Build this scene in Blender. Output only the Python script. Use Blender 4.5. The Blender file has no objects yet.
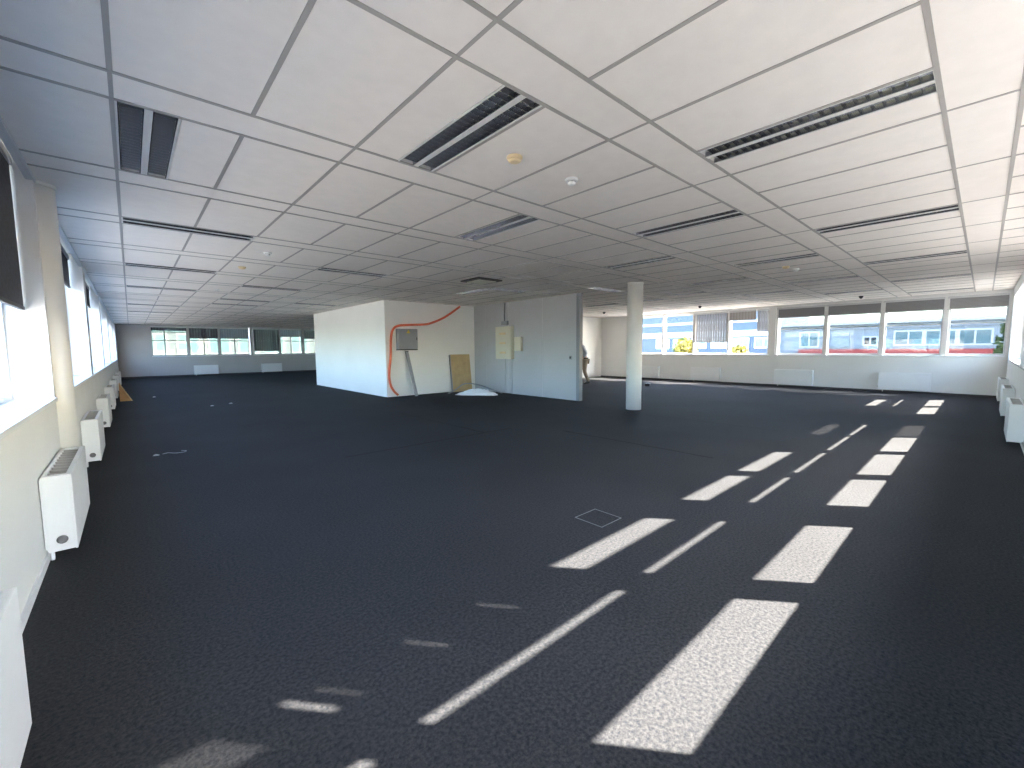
import bpy, bmesh, math, random
from mathutils import Vector, Matrix
random.seed(4)
S = bpy.context.scene
COL = S.collection

# ------------------------------------------------------------------ camera, sky, sun, exposure
cam_data = bpy.data.cameras.new('camera'); cam = bpy.data.objects.new('camera', cam_data); COL.objects.link(cam)
cam_data.sensor_width = 36.0; cam_data.lens = 14.877; cam_data.clip_start = 0.03; cam_data.clip_end = 500
RX = Vector((0.74343, -0.66876, -0.00827)); UP = Vector((0.06237, 0.05700, 0.99642)); FW = Vector((0.66590, 0.74129, -0.08409))
cam.matrix_world = Matrix(((RX.x, UP.x, -FW.x, 0), (RX.y, UP.y, -FW.y, 0), (RX.z, UP.z, -FW.z, 1.4), (0, 0, 0, 1)))
S.camera = cam

SUN_DIR = Vector((-0.85, 1.01, -1.0)).normalized()      # the way the light travels
SUN_EL = math.asin(-SUN_DIR.z)
world = bpy.data.worlds.new('sky'); S.world = world; world.use_nodes = True
wn = world.node_tree.nodes; wl = world.node_tree.links
for n in list(wn): wn.remove(n)
w_out = wn.new('ShaderNodeOutputWorld'); w_bg = wn.new('ShaderNodeBackground'); w_sky = wn.new('ShaderNodeTexSky')
w_sky.sky_type = 'NISHITA'; w_sky.sun_disc = False; w_sky.sun_elevation = SUN_EL
w_sky.sun_rotation = math.atan2(-SUN_DIR.x, -SUN_DIR.y); w_sky.air_density = 1.0; w_sky.dust_density = 1.5; w_sky.ozone_density = 1.0
w_bg.inputs['Strength'].default_value = 0.20
wl.new(w_sky.outputs[0], w_bg.inputs['Color']); wl.new(w_bg.outputs[0], w_out.inputs['Surface'])

sun_data = bpy.data.lights.new('sun', 'SUN'); sun = bpy.data.objects.new('sun', sun_data); COL.objects.link(sun)
sun_data.energy = 5.0; sun_data.angle = math.radians(0.53); sun_data.color = (1.0, 0.88, 0.75)
sun.rotation_euler = SUN_DIR.to_track_quat('-Z', 'Y').to_euler(); sun.location = (20, -30, 30)

S.view_settings.view_transform = 'Standard'; S.view_settings.look = 'None'
S.view_settings.gamma = 1.0; S.view_settings.use_curve_mapping = False
S.view_settings.exposure = 4.58
S.cycles.max_bounces = 14; S.cycles.diffuse_bounces = 8; S.cycles.glossy_bounces = 5; S.cycles.transparent_max_bounces = 24
S.cycles.caustics_reflective = False; S.cycles.caustics_refractive = False; S.cycles.sample_clamp_indirect = 6.0

# ------------------------------------------------------------------ materials
def new_mat(name):
    m = bpy.data.materials.new(name); m.use_nodes = True
    nt = m.node_tree; b = nt.nodes['Principled BSDF']
    return m, nt, b
def L(nt, a, b): nt.links.new(a, b)
def mat(name, col, rough=0.6, metal=0.0, var=0.05, scale=6.0, bump=0.0, bscale=120.0, spec=0.4):
    """base colour with a slight procedural mottling, optional fine bump"""
    m, nt, b = new_mat(name)
    tc = nt.nodes.new('ShaderNodeTexCoord'); nz = nt.nodes.new('ShaderNodeTexNoise')
    nz.inputs['Scale'].default_value = scale; nz.inputs['Detail'].default_value = 4
    L(nt, tc.outputs['Object'], nz.inputs['Vector'])
    cr = nt.nodes.new('ShaderNodeValToRGB')
    cr.color_ramp.elements[0].position = 0.3; cr.color_ramp.elements[1].position = 0.7
    cr.color_ramp.elements[0].color = [max(0, c*(1-var)) for c in col] + [1]
    cr.color_ramp.elements[1].color = [min(1, c*(1+var)) for c in col] + [1]
    L(nt, nz.outputs['Fac'], cr.inputs['Fac']); L(nt, cr.outputs['Color'], b.inputs['Base Color'])
    b.inputs['Roughness'].default_value = rough; b.inputs['Metallic'].default_value = metal
    b.inputs['Specular IOR Level'].default_value = spec
    if bump:
        n2 = nt.nodes.new('ShaderNodeTexNoise'); n2.inputs['Scale'].default_value = bscale; n2.inputs['Detail'].default_value = 3
        L(nt, tc.outputs['Object'], n2.inputs['Vector'])
        bp = nt.nodes.new('ShaderNodeBump'); bp.inputs['Strength'].default_value = bump; bp.inputs['Distance'].default_value = 0.004
        L(nt, n2.outputs['Fac'], bp.inputs['Height']); L(nt, bp.outputs['Normal'], b.inputs['Normal'])
    return m
def glass(name, tint, gloss=0.05):
    m = bpy.data.materials.new(name); m.use_nodes = True; nt = m.node_tree
    for n in list(nt.nodes): nt.nodes.remove(n)
    o = nt.nodes.new('ShaderNodeOutputMaterial'); mx = nt.nodes.new('ShaderNodeMixShader')
    t = nt.nodes.new('ShaderNodeBsdfTransparent'); g = nt.nodes.new('ShaderNodeBsdfGlossy'); g.inputs['Roughness'].default_value = 0.02
    t.inputs['Color'].default_value = (*tint, 1); mx.inputs['Fac'].default_value = gloss
    L(nt, t.outputs[0], mx.inputs[1]); L(nt, g.outputs[0], mx.inputs[2]); L(nt, mx.outputs[0], o.inputs['Surface'])
    return m

def translucent(name, col, share):
    """sheet for the added sun blockers: mostly opaque, lets a little scattered light through"""
    m, nt, b = new_mat(name)
    b.inputs['Base Color'].default_value = (*col, 1); b.inputs['Roughness'].default_value = 0.8
    t = nt.nodes.new('ShaderNodeBsdfTranslucent'); t.inputs['Color'].default_value = (*col, 1)
    mx = nt.nodes.new('ShaderNodeMixShader'); mx.inputs['Fac'].default_value = share
    o = nt.nodes['Material Output']
    L(nt, b.outputs[0], mx.inputs[1]); L(nt, t.outputs[0], mx.inputs[2]); L(nt, mx.outputs[0], o.inputs['Surface'])
    return m

def carpet_mat():
    m, nt, b = new_mat('carpet')
    tc = nt.nodes.new('ShaderNodeTexCoord')
    n1 = nt.nodes.new('ShaderNodeTexNoise'); n1.inputs['Scale'].default_value = 60; n1.inputs['Detail'].default_value = 3; n1.inputs['Roughness'].default_value = 0.7
    n2 = nt.nodes.new('ShaderNodeTexNoise'); n2.inputs['Scale'].default_value = 0.7; n2.inputs['Detail'].default_value = 3
    L(nt, tc.outputs['Object'], n1.inputs['Vector']); L(nt, tc.outputs['Object'], n2.inputs['Vector'])
    c1 = nt.nodes.new('ShaderNodeValToRGB'); e = c1.color_ramp.elements
    e[0].position = 0.33; e[0].color = (0.0140, 0.0162, 0.0218, 1); e[1].position = 0.68; e[1].color = (0.0465, 0.0470, 0.0505, 1)
    L(nt, n1.outputs['Fac'], c1.inputs['Fac'])
    mx = nt.nodes.new('ShaderNodeMix'); mx.data_type = 'RGBA'; mx.blend_type = 'MULTIPLY'; mx.inputs['Factor'].default_value = 1
    c2 = nt.nodes.new('ShaderNodeValToRGB'); e = c2.color_ramp.elements
    e[0].position = 0.3; e[0].color = (0.86, 0.86, 0.86, 1); e[1].position = 0.7; e[1].color = (1.1, 1.1, 1.1, 1)
    L(nt, n2.outputs['Fac'], c2.inputs['Fac'])
    L(nt, c1.outputs['Color'], mx.inputs['A']); L(nt, c2.outputs['Color'], mx.inputs['B'])
    # carpet seams: dark joints with a place of their own
    sep = nt.nodes.new('ShaderNodeSeparateXYZ'); L(nt, tc.outputs['Object'], sep.inputs[0])
    def M(op, a, bb=None, c=None):
        n = nt.nodes.new('ShaderNodeMath'); n.operation = op
        for i, v in enumerate((a, bb, c)):
            if v is None: continue
            if isinstance(v, (int, float)): n.inputs[i].default_value = v
            else: L(nt, v, n.inputs[i])
        return n.outputs[0]
    wob = nt.nodes.new('ShaderNodeTexNoise'); wob.inputs['Scale'].default_value = 2.0; L(nt, tc.outputs['Object'], wob.inputs['Vector'])
    w = M('MULTIPLY', M('SUBTRACT', wob.outputs['Fac'], 0.5), 0.08)
    def seam(axis, at, lo, hi, half):
        a, o = ('X', 'Y') if axis == 'x' else ('Y', 'X')      # line of constant a, running along o
        d = M('ABSOLUTE', M('SUBTRACT', M('ADD', sep.outputs[a], w), at))
        on = M('LESS_THAN', d, half)
        return M('MULTIPLY', on, M('MULTIPLY', M('GREATER_THAN', sep.outputs[o], lo), M('LESS_THAN', sep.outputs[o], hi)))
    ss = [seam('y', 5.50, 2.0, 4.9, 0.014), seam('x', 4.32, 5.5, 8.6, 0.012), seam('x', 5.38, 2.2, 4.7, 0.020), seam('x', 7.9, 2.2, 9.4, 0.008)]
    tot = ss[0]
    for s_ in ss[1:]: tot = M('MAXIMUM', tot, s_)
    mx2 = nt.nodes.new('ShaderNodeMix'); mx2.data_type = 'RGBA'
    L(nt, M('MULTIPLY', tot, 0.8), mx2.inputs['Factor']); L(nt, mx.outputs['Result'], mx2.inputs['A']); mx2.inputs['B'].default_value = (0.004, 0.004, 0.005, 1)
    L(nt, mx2.outputs['Result'], b.inputs['Base Color'])
    b.inputs['Roughness'].default_value = 0.9; b.inputs['Specular IOR Level'].default_value = 0.13
    bp = nt.nodes.new('ShaderNodeBump'); bp.inputs['Strength'].default_value = 0.5; bp.inputs['Distance'].default_value = 0.006
    L(nt, n1.outputs['Fac'], bp.inputs['Height']); L(nt, bp.outputs['Normal'], b.inputs['Normal'])
    return m

def stripe_mat(name, ca, cb, freq, axis, rough=0.8):
    """fabric with regular vertical pleats / slats of two tones"""
    m, nt, b = new_mat(name)
    tc = nt.nodes.new('ShaderNodeTexCoord'); wv = nt.nodes.new('ShaderNodeTexWave'); wv.wave_type = 'BANDS'
    wv.bands_direction = axis; wv.inputs['Scale'].default_value = freq; wv.inputs['Distortion'].default_value = 0.6; wv.inputs['Detail'].default_value = 1
    cr = nt.nodes.new('ShaderNodeValToRGB'); cr.color_ramp.elements[0].color = (*ca, 1); cr.color_ramp.elements[1].color = (*cb, 1)
    L(nt, tc.outputs['Object'], wv.inputs['Vector']); L(nt, wv.outputs['Fac'], cr.inputs['Fac']); L(nt, cr.outputs['Color'], b.inputs['Base Color'])
    b.inputs['Roughness'].default_value = rough; b.inputs['Specular IOR Level'].default_value = 0.2
    return m

M_ = dict(
    carpet=carpet_mat(),
    wall=mat('white_wall_paint', (0.74, 0.74, 0.73), 0.75, var=0.02, scale=1.5, bump=0.15, bscale=160),
    wall_grey=mat('grey_wall_paint', (0.46, 0.45, 0.455), 0.75, var=0.03, scale=1.2),
    core=mat('core_wall_paint', (0.86, 0.85, 0.82), 0.7, var=0.02, scale=1.0),
    partition=mat('partition_panel', (0.44, 0.45, 0.47), 0.55, var=0.03, scale=1.0),
    partition_post=mat('partition_post', (0.22, 0.23, 0.25), 0.45, var=0.03),
    tile=mat('ceiling_tile', (0.80, 0.745, 0.695), 0.9, var=0.025, scale=9, bump=0.25, bscale=220, spec=0.15),
    tbar=mat('ceiling_grid_metal', (0.36, 0.335, 0.31), 0.6, var=0.03),
    plenum=mat('plenum_dark', (0.05, 0.05, 0.05), 0.9),
    lamp_white=mat('lamp_white_enamel', (0.66, 0.64, 0.61), 0.4, var=0.02),
    alu=mat('polished_aluminium', (0.78, 0.79, 0.82), 0.24, metal=1.0, var=0.05, scale=14),
    louvre=mat('louvre_aluminium', (0.38, 0.39, 0.42), 0.26, metal=1.0, var=0.05, scale=14),
    tube=mat('lamp_tube_glass', (0.88, 0.84, 0.58), 0.25, var=0.02),
    white=mat('white_enamel', (0.80, 0.81, 0.82), 0.35, var=0.015),
    white2=mat('white_plastic', (0.78, 0.78, 0.76), 0.4, var=0.02),
    sill=mat('window_sill_laminate', (0.74, 0.77, 0.80), 0.3, var=0.03, scale=4),
    sill_darkened=mat('darkened_sill', (0.26, 0.26, 0.27), 0.5, var=0.03, scale=4),  # white sill darkened to cut sun bounce onto the ceiling
    frame=mat('window_frame_grey', (0.56, 0.57, 0.58), 0.4, var=0.02),
    frame_pale=mat('window_frame_pale', (0.72, 0.72, 0.71), 0.4, var=0.02),
    grille=mat('grille_dark', (0.03, 0.028, 0.028), 0.5),
    fin=mat('grille_fin', (0.46, 0.45, 0.45), 0.4),
    valve=mat('valve_grey', (0.16, 0.16, 0.17), 0.4),
    skirt=mat('dark_skirting', (0.045, 0.045, 0.05), 0.6),
    glass_clear=glass('clear_glass', (0.93, 0.95, 0.95), 0.04),
    glass_tint=glass('dimmed_glass', (0.40, 0.425, 0.44), 0.04),  # tint put in to dim daylight and the view outside
    glass_left=glass('dimmed_pale_glass', (0.70, 0.745, 0.775), 0.04),  # tint put in to lower daylight from the left bays
    glass_pale=glass('pale_glass', (0.86, 0.88, 0.89), 0.04),
    glass_far=glass('dimmed_glass_far', (0.27, 0.29, 0.285), 0.04),  # strong tint put in to dim the far windows
    blind_dark=mat('dark_roller_fabric', (0.060, 0.062, 0.072), 0.8, var=0.25, scale=30),
    blind_grey=stripe_mat('grey_pleated_fabric', (0.20, 0.20, 0.21), (0.28, 0.28, 0.29), 9, 'Z'),
    blind_slat=stripe_mat('grey_vertical_slats', (0.30, 0.288, 0.275), (0.37, 0.357, 0.345), 3.0, 'Y'),
    blind_navy=stripe_mat('navy_vertical_slats', (0.038, 0.034, 0.050), (0.09, 0.085, 0.115), 2.6, 'X'),
    blind_blue=stripe_mat('pale_blue_slats', (0.22, 0.26, 0.34), (0.28, 0.32, 0.40), 2.6, 'X'),
    sun_dimmer=glass('sun_dimmer_sheet', (0.36, 0.36, 0.36), 0.0),  # unseen sheets added to weaken some sun patches
    sunblocker=translucent('sunblocker_sheet', (0.50, 0.52, 0.57), 0.16),  # unseen boards added to block sun; translucency brightens the near room
    column=mat('column_paint', (0.74, 0.73, 0.70), 0.55, var=0.03, scale=3),
    cabinet=mat('grey_steel_cabinet', (0.30, 0.31, 0.33), 0.45, var=0.03),
    cream=mat('cream_enamel', (0.66, 0.64, 0.52), 0.45, var=0.03),
    orange=mat('orange_conduit', (0.72, 0.16, 0.08), 0.5, var=0.08),
    yellow=mat('warning_yellow', (0.80, 0.58, 0.05), 0.5),
    black=mat('black_plastic', (0.02, 0.02, 0.022), 0.5),
    wood=mat('plywood', (0.50, 0.36, 0.19), 0.65, var=0.12, scale=5),
    plank=mat('brown_plank', (0.36, 0.19, 0.08), 0.65, var=0.15, scale=7),
    steel=mat('steel_grey', (0.30, 0.31, 0.33), 0.45, metal=0.3),
    sheet=mat('white_plastic_sheet', (0.78, 0.80, 0.82), 0.35, var=0.04, scale=20),
    paper=mat('scrap_paper', (0.75, 0.75, 0.73), 0.8),
    beige=mat('beige_plastic', (0.72, 0.57, 0.34), 0.45, var=0.05),
    skin=mat('skin', (0.55, 0.34, 0.25), 0.55, var=0.05, scale=20),
    shirt=mat('pale_grey_shirt', (0.42, 0.46, 0.52), 0.85, var=0.08, scale=18),
    trousers=mat('tan_trousers', (0.30, 0.24, 0.18), 0.85, var=0.08, scale=18),
    shoe=mat('black_shoe', (0.02, 0.02, 0.02), 0.5),
    hair=mat('dark_hair', (0.03, 0.022, 0.016), 0.7, var=0.3, scale=40),
    facade=mat('pale_blue_facade', (0.33, 0.36, 0.39), 0.6, var=0.03, scale=0.6),
    facade_white=mat('white_facade', (0.36, 0.395, 0.42), 0.6, var=0.02, scale=0.6),
    facade_blue=mat('blue_metal_facade', (0.040, 0.063, 0.098), 0.5, var=0.04, scale=0.6),
    facade_left=mat('beige_facade', (0.30, 0.27, 0.22), 0.7, var=0.05, scale=0.5),
    facade_far=mat('far_facade', (0.26, 0.29, 0.29), 0.6, var=0.03, scale=0.4),
    red=mat('red_fascia', (0.50, 0.09, 0.075), 0.5, var=0.04),
    ext_pane=mat('facade_window_glass', (0.16, 0.26, 0.28), 0.08, var=0.25, scale=0.8, spec=0.6),
    ext_pane_dark=mat('facade_window_dark', (0.04, 0.05, 0.06), 0.1, var=0.2),
    ext_band=mat('facade_green_band', (0.22, 0.36, 0.36), 0.3, var=0.1),
    ground=mat('paved_ground', (0.36, 0.34, 0.315), 0.9, var=0.15, scale=0.8),
    absorber=mat('dark_absorber', (0.13, 0.13, 0.13), 0.9, var=0.15, scale=0.8),  # kept dark to cut light bounced off the ground
    leaf_y=mat('yellow_leaves', (0.20, 0.16, 0.022), 0.8, var=0.3, scale=5),
    leaf_g=mat('green_leaves', (0.08, 0.12, 0.035), 0.8, var=0.35, scale=5),
    bark=mat('bark', (0.12, 0.09, 0.06), 0.9, var=0.2),
    line=mat('floor_box_rim', (0.16, 0.16, 0.17), 0.5, metal=0.2),
)

# ------------------------------------------------------------------ mesh helpers
class MB:
    def __init__(s): s.bm = bmesh.new()
    def box(s, x0, x1, y0, y1, z0, z1):
        if x1 < x0: x0, x1 = x1, x0
        if y1 < y0: y0, y1 = y1, y0
        if z1 < z0: z0, z1 = z1, z0
        v = [s.bm.verts.new((x, y, z)) for z in (z0, z1) for y in (y0, y1) for x in (x0, x1)]
        for f in ((0, 2, 3, 1), (4, 5, 7, 6), (0, 1, 5, 4), (2, 6, 7, 3), (0, 4, 6, 2), (1, 3, 7, 5)):
            s.bm.faces.new([v[i] for i in f])
        return s
    def prism(s, poly, lo, hi, axis='z'):
        """extrude a 2-D polygon along an axis; poly is in the two other axes, in x,y,z order"""
        def P(a, b, c): return {'z': (a, b, c), 'y': (a, c, b), 'x': (c, a, b)}[axis]
        A = [s.bm.verts.new(P(a, b, lo)) for a, b in poly]; B = [s.bm.verts.new(P(a, b, hi)) for a, b in poly]
        n = len(poly)
        s.bm.faces.new(A); s.bm.faces.new(B[::-1])
        for i in range(n): s.bm.faces.new((A[i], B[i], B[(i+1) % n], A[(i+1) % n]))
        bmesh.ops.recalc_face_normals(s.bm, faces=s.bm.faces)
        return s
    def lathe(s, prof, c=(0, 0, 0), seg=32, axis='z', smooth=True):
        rings = []
        for r, h in prof:
            ring = []
            for k in range(seg):
                a = 2*math.pi*k/seg; p = (r*math.cos(a), r*math.sin(a), h)
                if axis == 'x': p = (p[2], p[0], p[1])
                if axis == 'y': p = (p[0], p[2], p[1])
                ring.append(s.bm.verts.new((p[0]+c[0], p[1]+c[1], p[2]+c[2])))
            rings.append(ring)
        fs = []
        for a, b in zip(rings, rings[1:]):
            for k in range(seg):
                f = s.bm.faces.new((a[k], a[(k+1) % seg], b[(k+1) % seg], b[k])); f.smooth = smooth; fs.append(f)
        fs.append(s.bm.faces.new(rings[0][::-1])); fs.append(s.bm.faces.new(rings[-1]))
        bmesh.ops.recalc_face_normals(s.bm, faces=fs)
        return s
    def tube(s, pts, r, seg=10):
        pts = [Vector(p) for p in pts]; rings = []; prev = None
        for i, p in enumerate(pts):
            t = (pts[min(i+1, len(pts)-1)] - pts[max(i-1, 0)]).normalized()
            if prev is None: prev = t.orthogonal().normalized()
            n = (prev - t*prev.dot(t)).normalized(); b = t.cross(n); prev = n
            rings.append([s.bm.verts.new(p + (n*math.cos(2*math.pi*k/seg) + b*math.sin(2*math.pi*k/seg))*r) for k in range(seg)])
        for a, b in zip(rings, rings[1:]):
            for k in range(seg):
                f = s.bm.faces.new((a[k], a[(k+1) % seg], b[(k+1) % seg], b[k])); f.smooth = True
        s.bm.faces.new(rings[0][::-1]); s.bm.faces.new(rings[-1])
        bmesh.ops.recalc_face_normals(s.bm, faces=s.bm.faces)
        return s
    def build(s, name, m, parent=None, loc=(0, 0, 0), bevel=0.0):
        me = bpy.data.meshes.new(name); s.bm.to_mesh(me); s.bm.free()
        me.materials.append(M_[m] if isinstance(m, str) else m)
        o = bpy.data.objects.new(name, me); COL.objects.link(o); o.location = loc
        if parent is not None: o.parent = parent
        if bevel:
            bv = o.modifiers.new('bevel', 'BEVEL'); bv.width = bevel; bv.segments = 2; bv.limit_method = 'ANGLE'
        return o

def tag(o, label=None, cat=None, group=None, kind=None):
    if label: o['label'] = label
    if cat: o['category'] = cat
    if group: o['group'] = group
    if kind: o['kind'] = kind
    return o
def empty(name, loc=(0, 0, 0), rz=0.0):
    o = bpy.data.objects.new(name, None); COL.objects.link(o); o.location = loc; o.rotation_euler = (0, 0, rz); o.empty_display_size = 0.1
    return o
def copy_tree(o, parent=None):
    c = o.copy(); COL.objects.link(c)
    if parent is not None: c.parent = parent
    for ch in list(o.children): copy_tree(ch, c)
    return c
def struct(o, label, cat): return tag(o, label, cat, kind='structure')
ORD = ['first', 'second', 'third', 'fourth', 'fifth', 'sixth', 'seventh', 'eighth']

# ------------------------------------------------------------------ the room
XL, XR, YB, YF, H = -0.5, 16.98, -0.43, 29.68, 2.815
YW, XE = 12.4, 9.6                     # wing wall behind the partition; right end of the far zone
b = MB().box(-0.9, 17.5, -0.9, YF+0.4, -0.3, 0.0)
struct(b.build('floor', 'carpet'), 'dark blue-black speckled carpet floor of the empty office', 'floor')

# ceiling: band raster of long tiles between narrow bands; luminaires take the place of tile strips
PX, PY, BY0, BY1 = 0.6285, 1.551, -0.065, 0.245
LW = 0.30                               # luminaire width
lamps_y = []                            # (x0, k) tube direction along Y, tile row k
for m in range(1, 6): lamps_y.append((0.02 + 5*PX*m, 0))
for m in range(0, 5): lamps_y.append((1.585 + 5*PX*m, 1))
for m in range(0, 5): lamps_y.append((0.02 + 5*PX*m, 2))
lamps_y += [(11.02, 3), (6.305, 5), (11.65, 4), (11.65, 5)]
lamps_x = []                            # (x0, band number) tube direction along X, lying in a band
for x0, n in ((0.01, 4), (2.525, 5), (0.01, 6), (1.895, 7), (0.01, 8), (1.895, 9), (1.895, 10), (0.01, 11), (0.01, 13), (8.2, 4), (6.3, 5), (3.78, 9)):
    lamps_x.append((x0, n))
G = 0.004
b = MB(); tb = MB()
xs = [-0.5] + [0.01 + PX*i for i in range(0, 28)] + [17.25]
def in_room(x, y): return y < YW or x < XE
nrow = 20
for k in range(-1, nrow):
    y0 = BY1 + PY*k; y1 = y0 + PY - (BY1-BY0)
    y0c, y1c = max(y0, YB), min(y1, YF)
    if y1c - y0c > 0.05:
        for xa, xb in zip(xs, xs[1:]):
            if not in_room((xa+xb)/2, y0c+0.3): continue
            segs = [(xa, xb)]
            for lx, lk in lamps_y:
                if lk == k:
                    out = []
                    for a, c in segs:
                        if lx+LW <= a+0.001 or lx >= c-0.001: out.append((a, c))
                        else:
                            if lx - a > 0.03: out.append((a, lx))
                            if c - (lx+LW) > 0.03: out.append((lx+LW, c))
                    segs = out
            for a, c in segs: b.box(a+G, c-G, y0c+G, y1c-G, H, H+0.018)
            tb.box(xb-0.012, xb+0.012, y0c, y1c, H-0.004, H+0.004) if xb < 17 else None
    # band above this tile row
    z0 = BY0 + PY*k; z1 = BY1 + PY*k
    z0c, z1c = max(z0, YB), min(z1, YF)
    if z1c - z0c > 0.05:
        xe = 17.25 if z0c < YW else XE
        cuts = [-0.5] + [0.01 + 2*PX*i for i in range(0, 14)] + [17.25]
        lam = [(lx, lx+1.257) for lx, n in lamps_x if n == k]
        for xa, xb in zip(cuts, cuts[1:]):
            xb = min(xb, xe)
            if xb - xa < 0.05: continue
            segs = [(xa, xb)]
            for l0, l1 in lam:
                out = []
                for a, c in segs:
                    if l1 <= a+0.01 or l0 >= c-0.01: out.append((a, c))
                    else:
                        if l0 - a > 0.03: out.append((a, l0))
                        if c - l1 > 0.03: out.append((l1, c))
                segs = out
            for a, c in segs:
                b.box(a+G, c-G, z0c+G, z1c-G, H, H+0.018)
                if c == xb and xb < 17: tb.box(xb-0.010, xb+0.010, z0c, z1c, H-0.003, H+0.004)
        for yy in (z0c, z1c):
            if yy > YB + 0.02: tb.box(-0.5, xe, yy-0.012, yy+0.012, H-0.005, H+0.004)
b.box(-0.9, 17.5, -0.9, YF+0.4, 3.08, 3.25)
struct(b.build('ceiling', 'tile'), 'suspended ceiling of long off-white tiles in narrow bands', 'ceiling')
struct(tb.build('trim_1', 'tbar'), 'thin grey metal grid between the ceiling tiles', 'ceiling grid')
# edge profile of the ceiling along the left windows
struct(MB().box(-0.54, -0.49, YB, YF, H-0.03, H+0.12).build('trim_2', 'frame'), 'grey edge profile of the ceiling along the left windows', 'ceiling trim')

def wall(name, axis, t0, t1, a0, a1, holes, m, label, z1=3.08):
    """wall slab between t0..t1 (across) and a0..a1 (along), holes = (a0, a1, z0, z1)"""
    mb = MB()
    def bx(p, q, lo, hi):
        if q-p < 1e-4 or hi-lo < 1e-4: return
        (mb.box(p, q, t0, t1, lo, hi) if axis == 'x' else mb.box(t0, t1, p, q, lo, hi))
    cur = a0
    for h in sorted(holes):
        bx(cur, h[0], 0, z1); bx(h[0], h[1], 0, h[2]); bx(h[0], h[1], h[3], z1); cur = h[1]
    bx(cur, a1, 0, z1)
    return struct(mb.build(name, m), label, 'wall')

# window openings
left_bays = [(0.75, 5.22), (5.68, 9.92), (10.38, 14.57), (15.03, 19.22), (19.68, 23.87), (24.33, 28.5)]
SILL_L = 1.02
wall('wall_left', 'y', -0.9, XL, -0.9, YF+0.4, [(a, c, SILL_L-0.03, 2.98) for a, c in left_bays], 'wall', 'white window wall along the left with deep reveals')
back_w = [(a-0.015, c+0.04) for a, c in [(0.92, 2.18), (2.40, 3.68), (3.97, 5.19), (5.74, 6.80), (7.07, 8.32), (8.57, 9.80), (9.98, 11.30), (11.60, 12.80), (13.10, 14.40), (14.75, 16.35)]]
SILL_B, HEAD_B = 1.02, 2.535
wall('wall_back', 'x', -0.83, YB, -0.9, 17.5, [(0.62, 5.26, SILL_B-0.03, HEAD_B+0.05), (5.46, 11.37, SILL_B-0.03, HEAD_B+0.05), (11.45, 16.45, SILL_B-0.03, HEAD_B+0.05)], 'wall', 'white window wall on the right-hand side with radiators below')
right_w = [(-0.37, 0.70), (0.82, 2.06), (2.16, 3.48), (3.56, 4.90), (5.22, 6.54), (6.62, 7.90), (7.97, 9.22), (9.32, 10.45)]
SILL_R = 1.10
wall('wall_right', 'y', XR, 17.4, -0.9, YW+0.3, [(-0.37, 4.96, SILL_R-0.03, 2.74), (5.18, 10.5, SILL_R-0.03, 2.74)], 'wall', 'pale grey window wall at the far right end')
far_w = [(0.88, 2.40), (2.50, 3.84), (3.94, 5.38), (5.64, 7.02), (7.09, 8.37), (8.50, 9.40)]
SILL_F = 1.13
wall('wall_far', 'x', YF, YF+0.4, -0.9, XE+0.3, [(far_w[0][0], far_w[2][1]+0.06, SILL_F-0.03, 2.74), (5.58, 9.44, SILL_F-0.03, 2.74)], 'wall_grey', 'grey window wall at the far left end')
wall('wall_wing', 'x', YW, YW+0.25, 8.72, 17.4, [], 'core', 'white blank wall seen between the partition and the round column')
wall('wall_side', 'y', XE, XE+0.25, YW, YF+0.4, [], 'wall', 'white wall behind the service core')
wall('wall_core', 'x', 11.6, 17.9, 5.51, 8.74, [], 'core', 'white boxed service core in the middle of the office')
# partition with its end post and panel joints
wall('wall_partition', 'y', 8.72, 8.82, 7.16, 11.6, [], 'partition', 'grey panel partition running from the core towards the camera')
struct(MB().box(8.705, 8.835, 7.05, 7.16, 0, H).build('trim_3', 'partition_post', bevel=0.004), 'dark grey metal post closing the free end of the partition', 'post')
mb = MB()
for y in (8.4, 9.85, 10.95): mb.box(8.714, 8.724, y-0.006, y+0.006, 0.02, H)
struct(mb.build('trim_4', 'frame'), 'thin vertical joint strips on the grey partition', 'joint strip')
# skirtings
struct(MB().box(16.955, XR, YB, YW, 0, 0.045).build('baseboard_right', 'skirt'), 'dark skirting along the far right window wall', 'baseboard')
struct(MB().box(XL, XE, YF-0.025, YF, 0, 0.08).build('baseboard_far', 'skirt'), 'dark skirting along the far left window wall', 'baseboard')
struct(MB().box(XL, XL+0.012, 0, YF, 0, 0.06).build('baseboard_left', 'white'), 'white skirting along the left window wall', 'baseboard')
struct(MB().box(3.0, XR, YB, YB+0.015, 0, 0.06).build('baseboard_back', 'frame'), 'grey skirting below the right-hand windows', 'baseboard')

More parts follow.
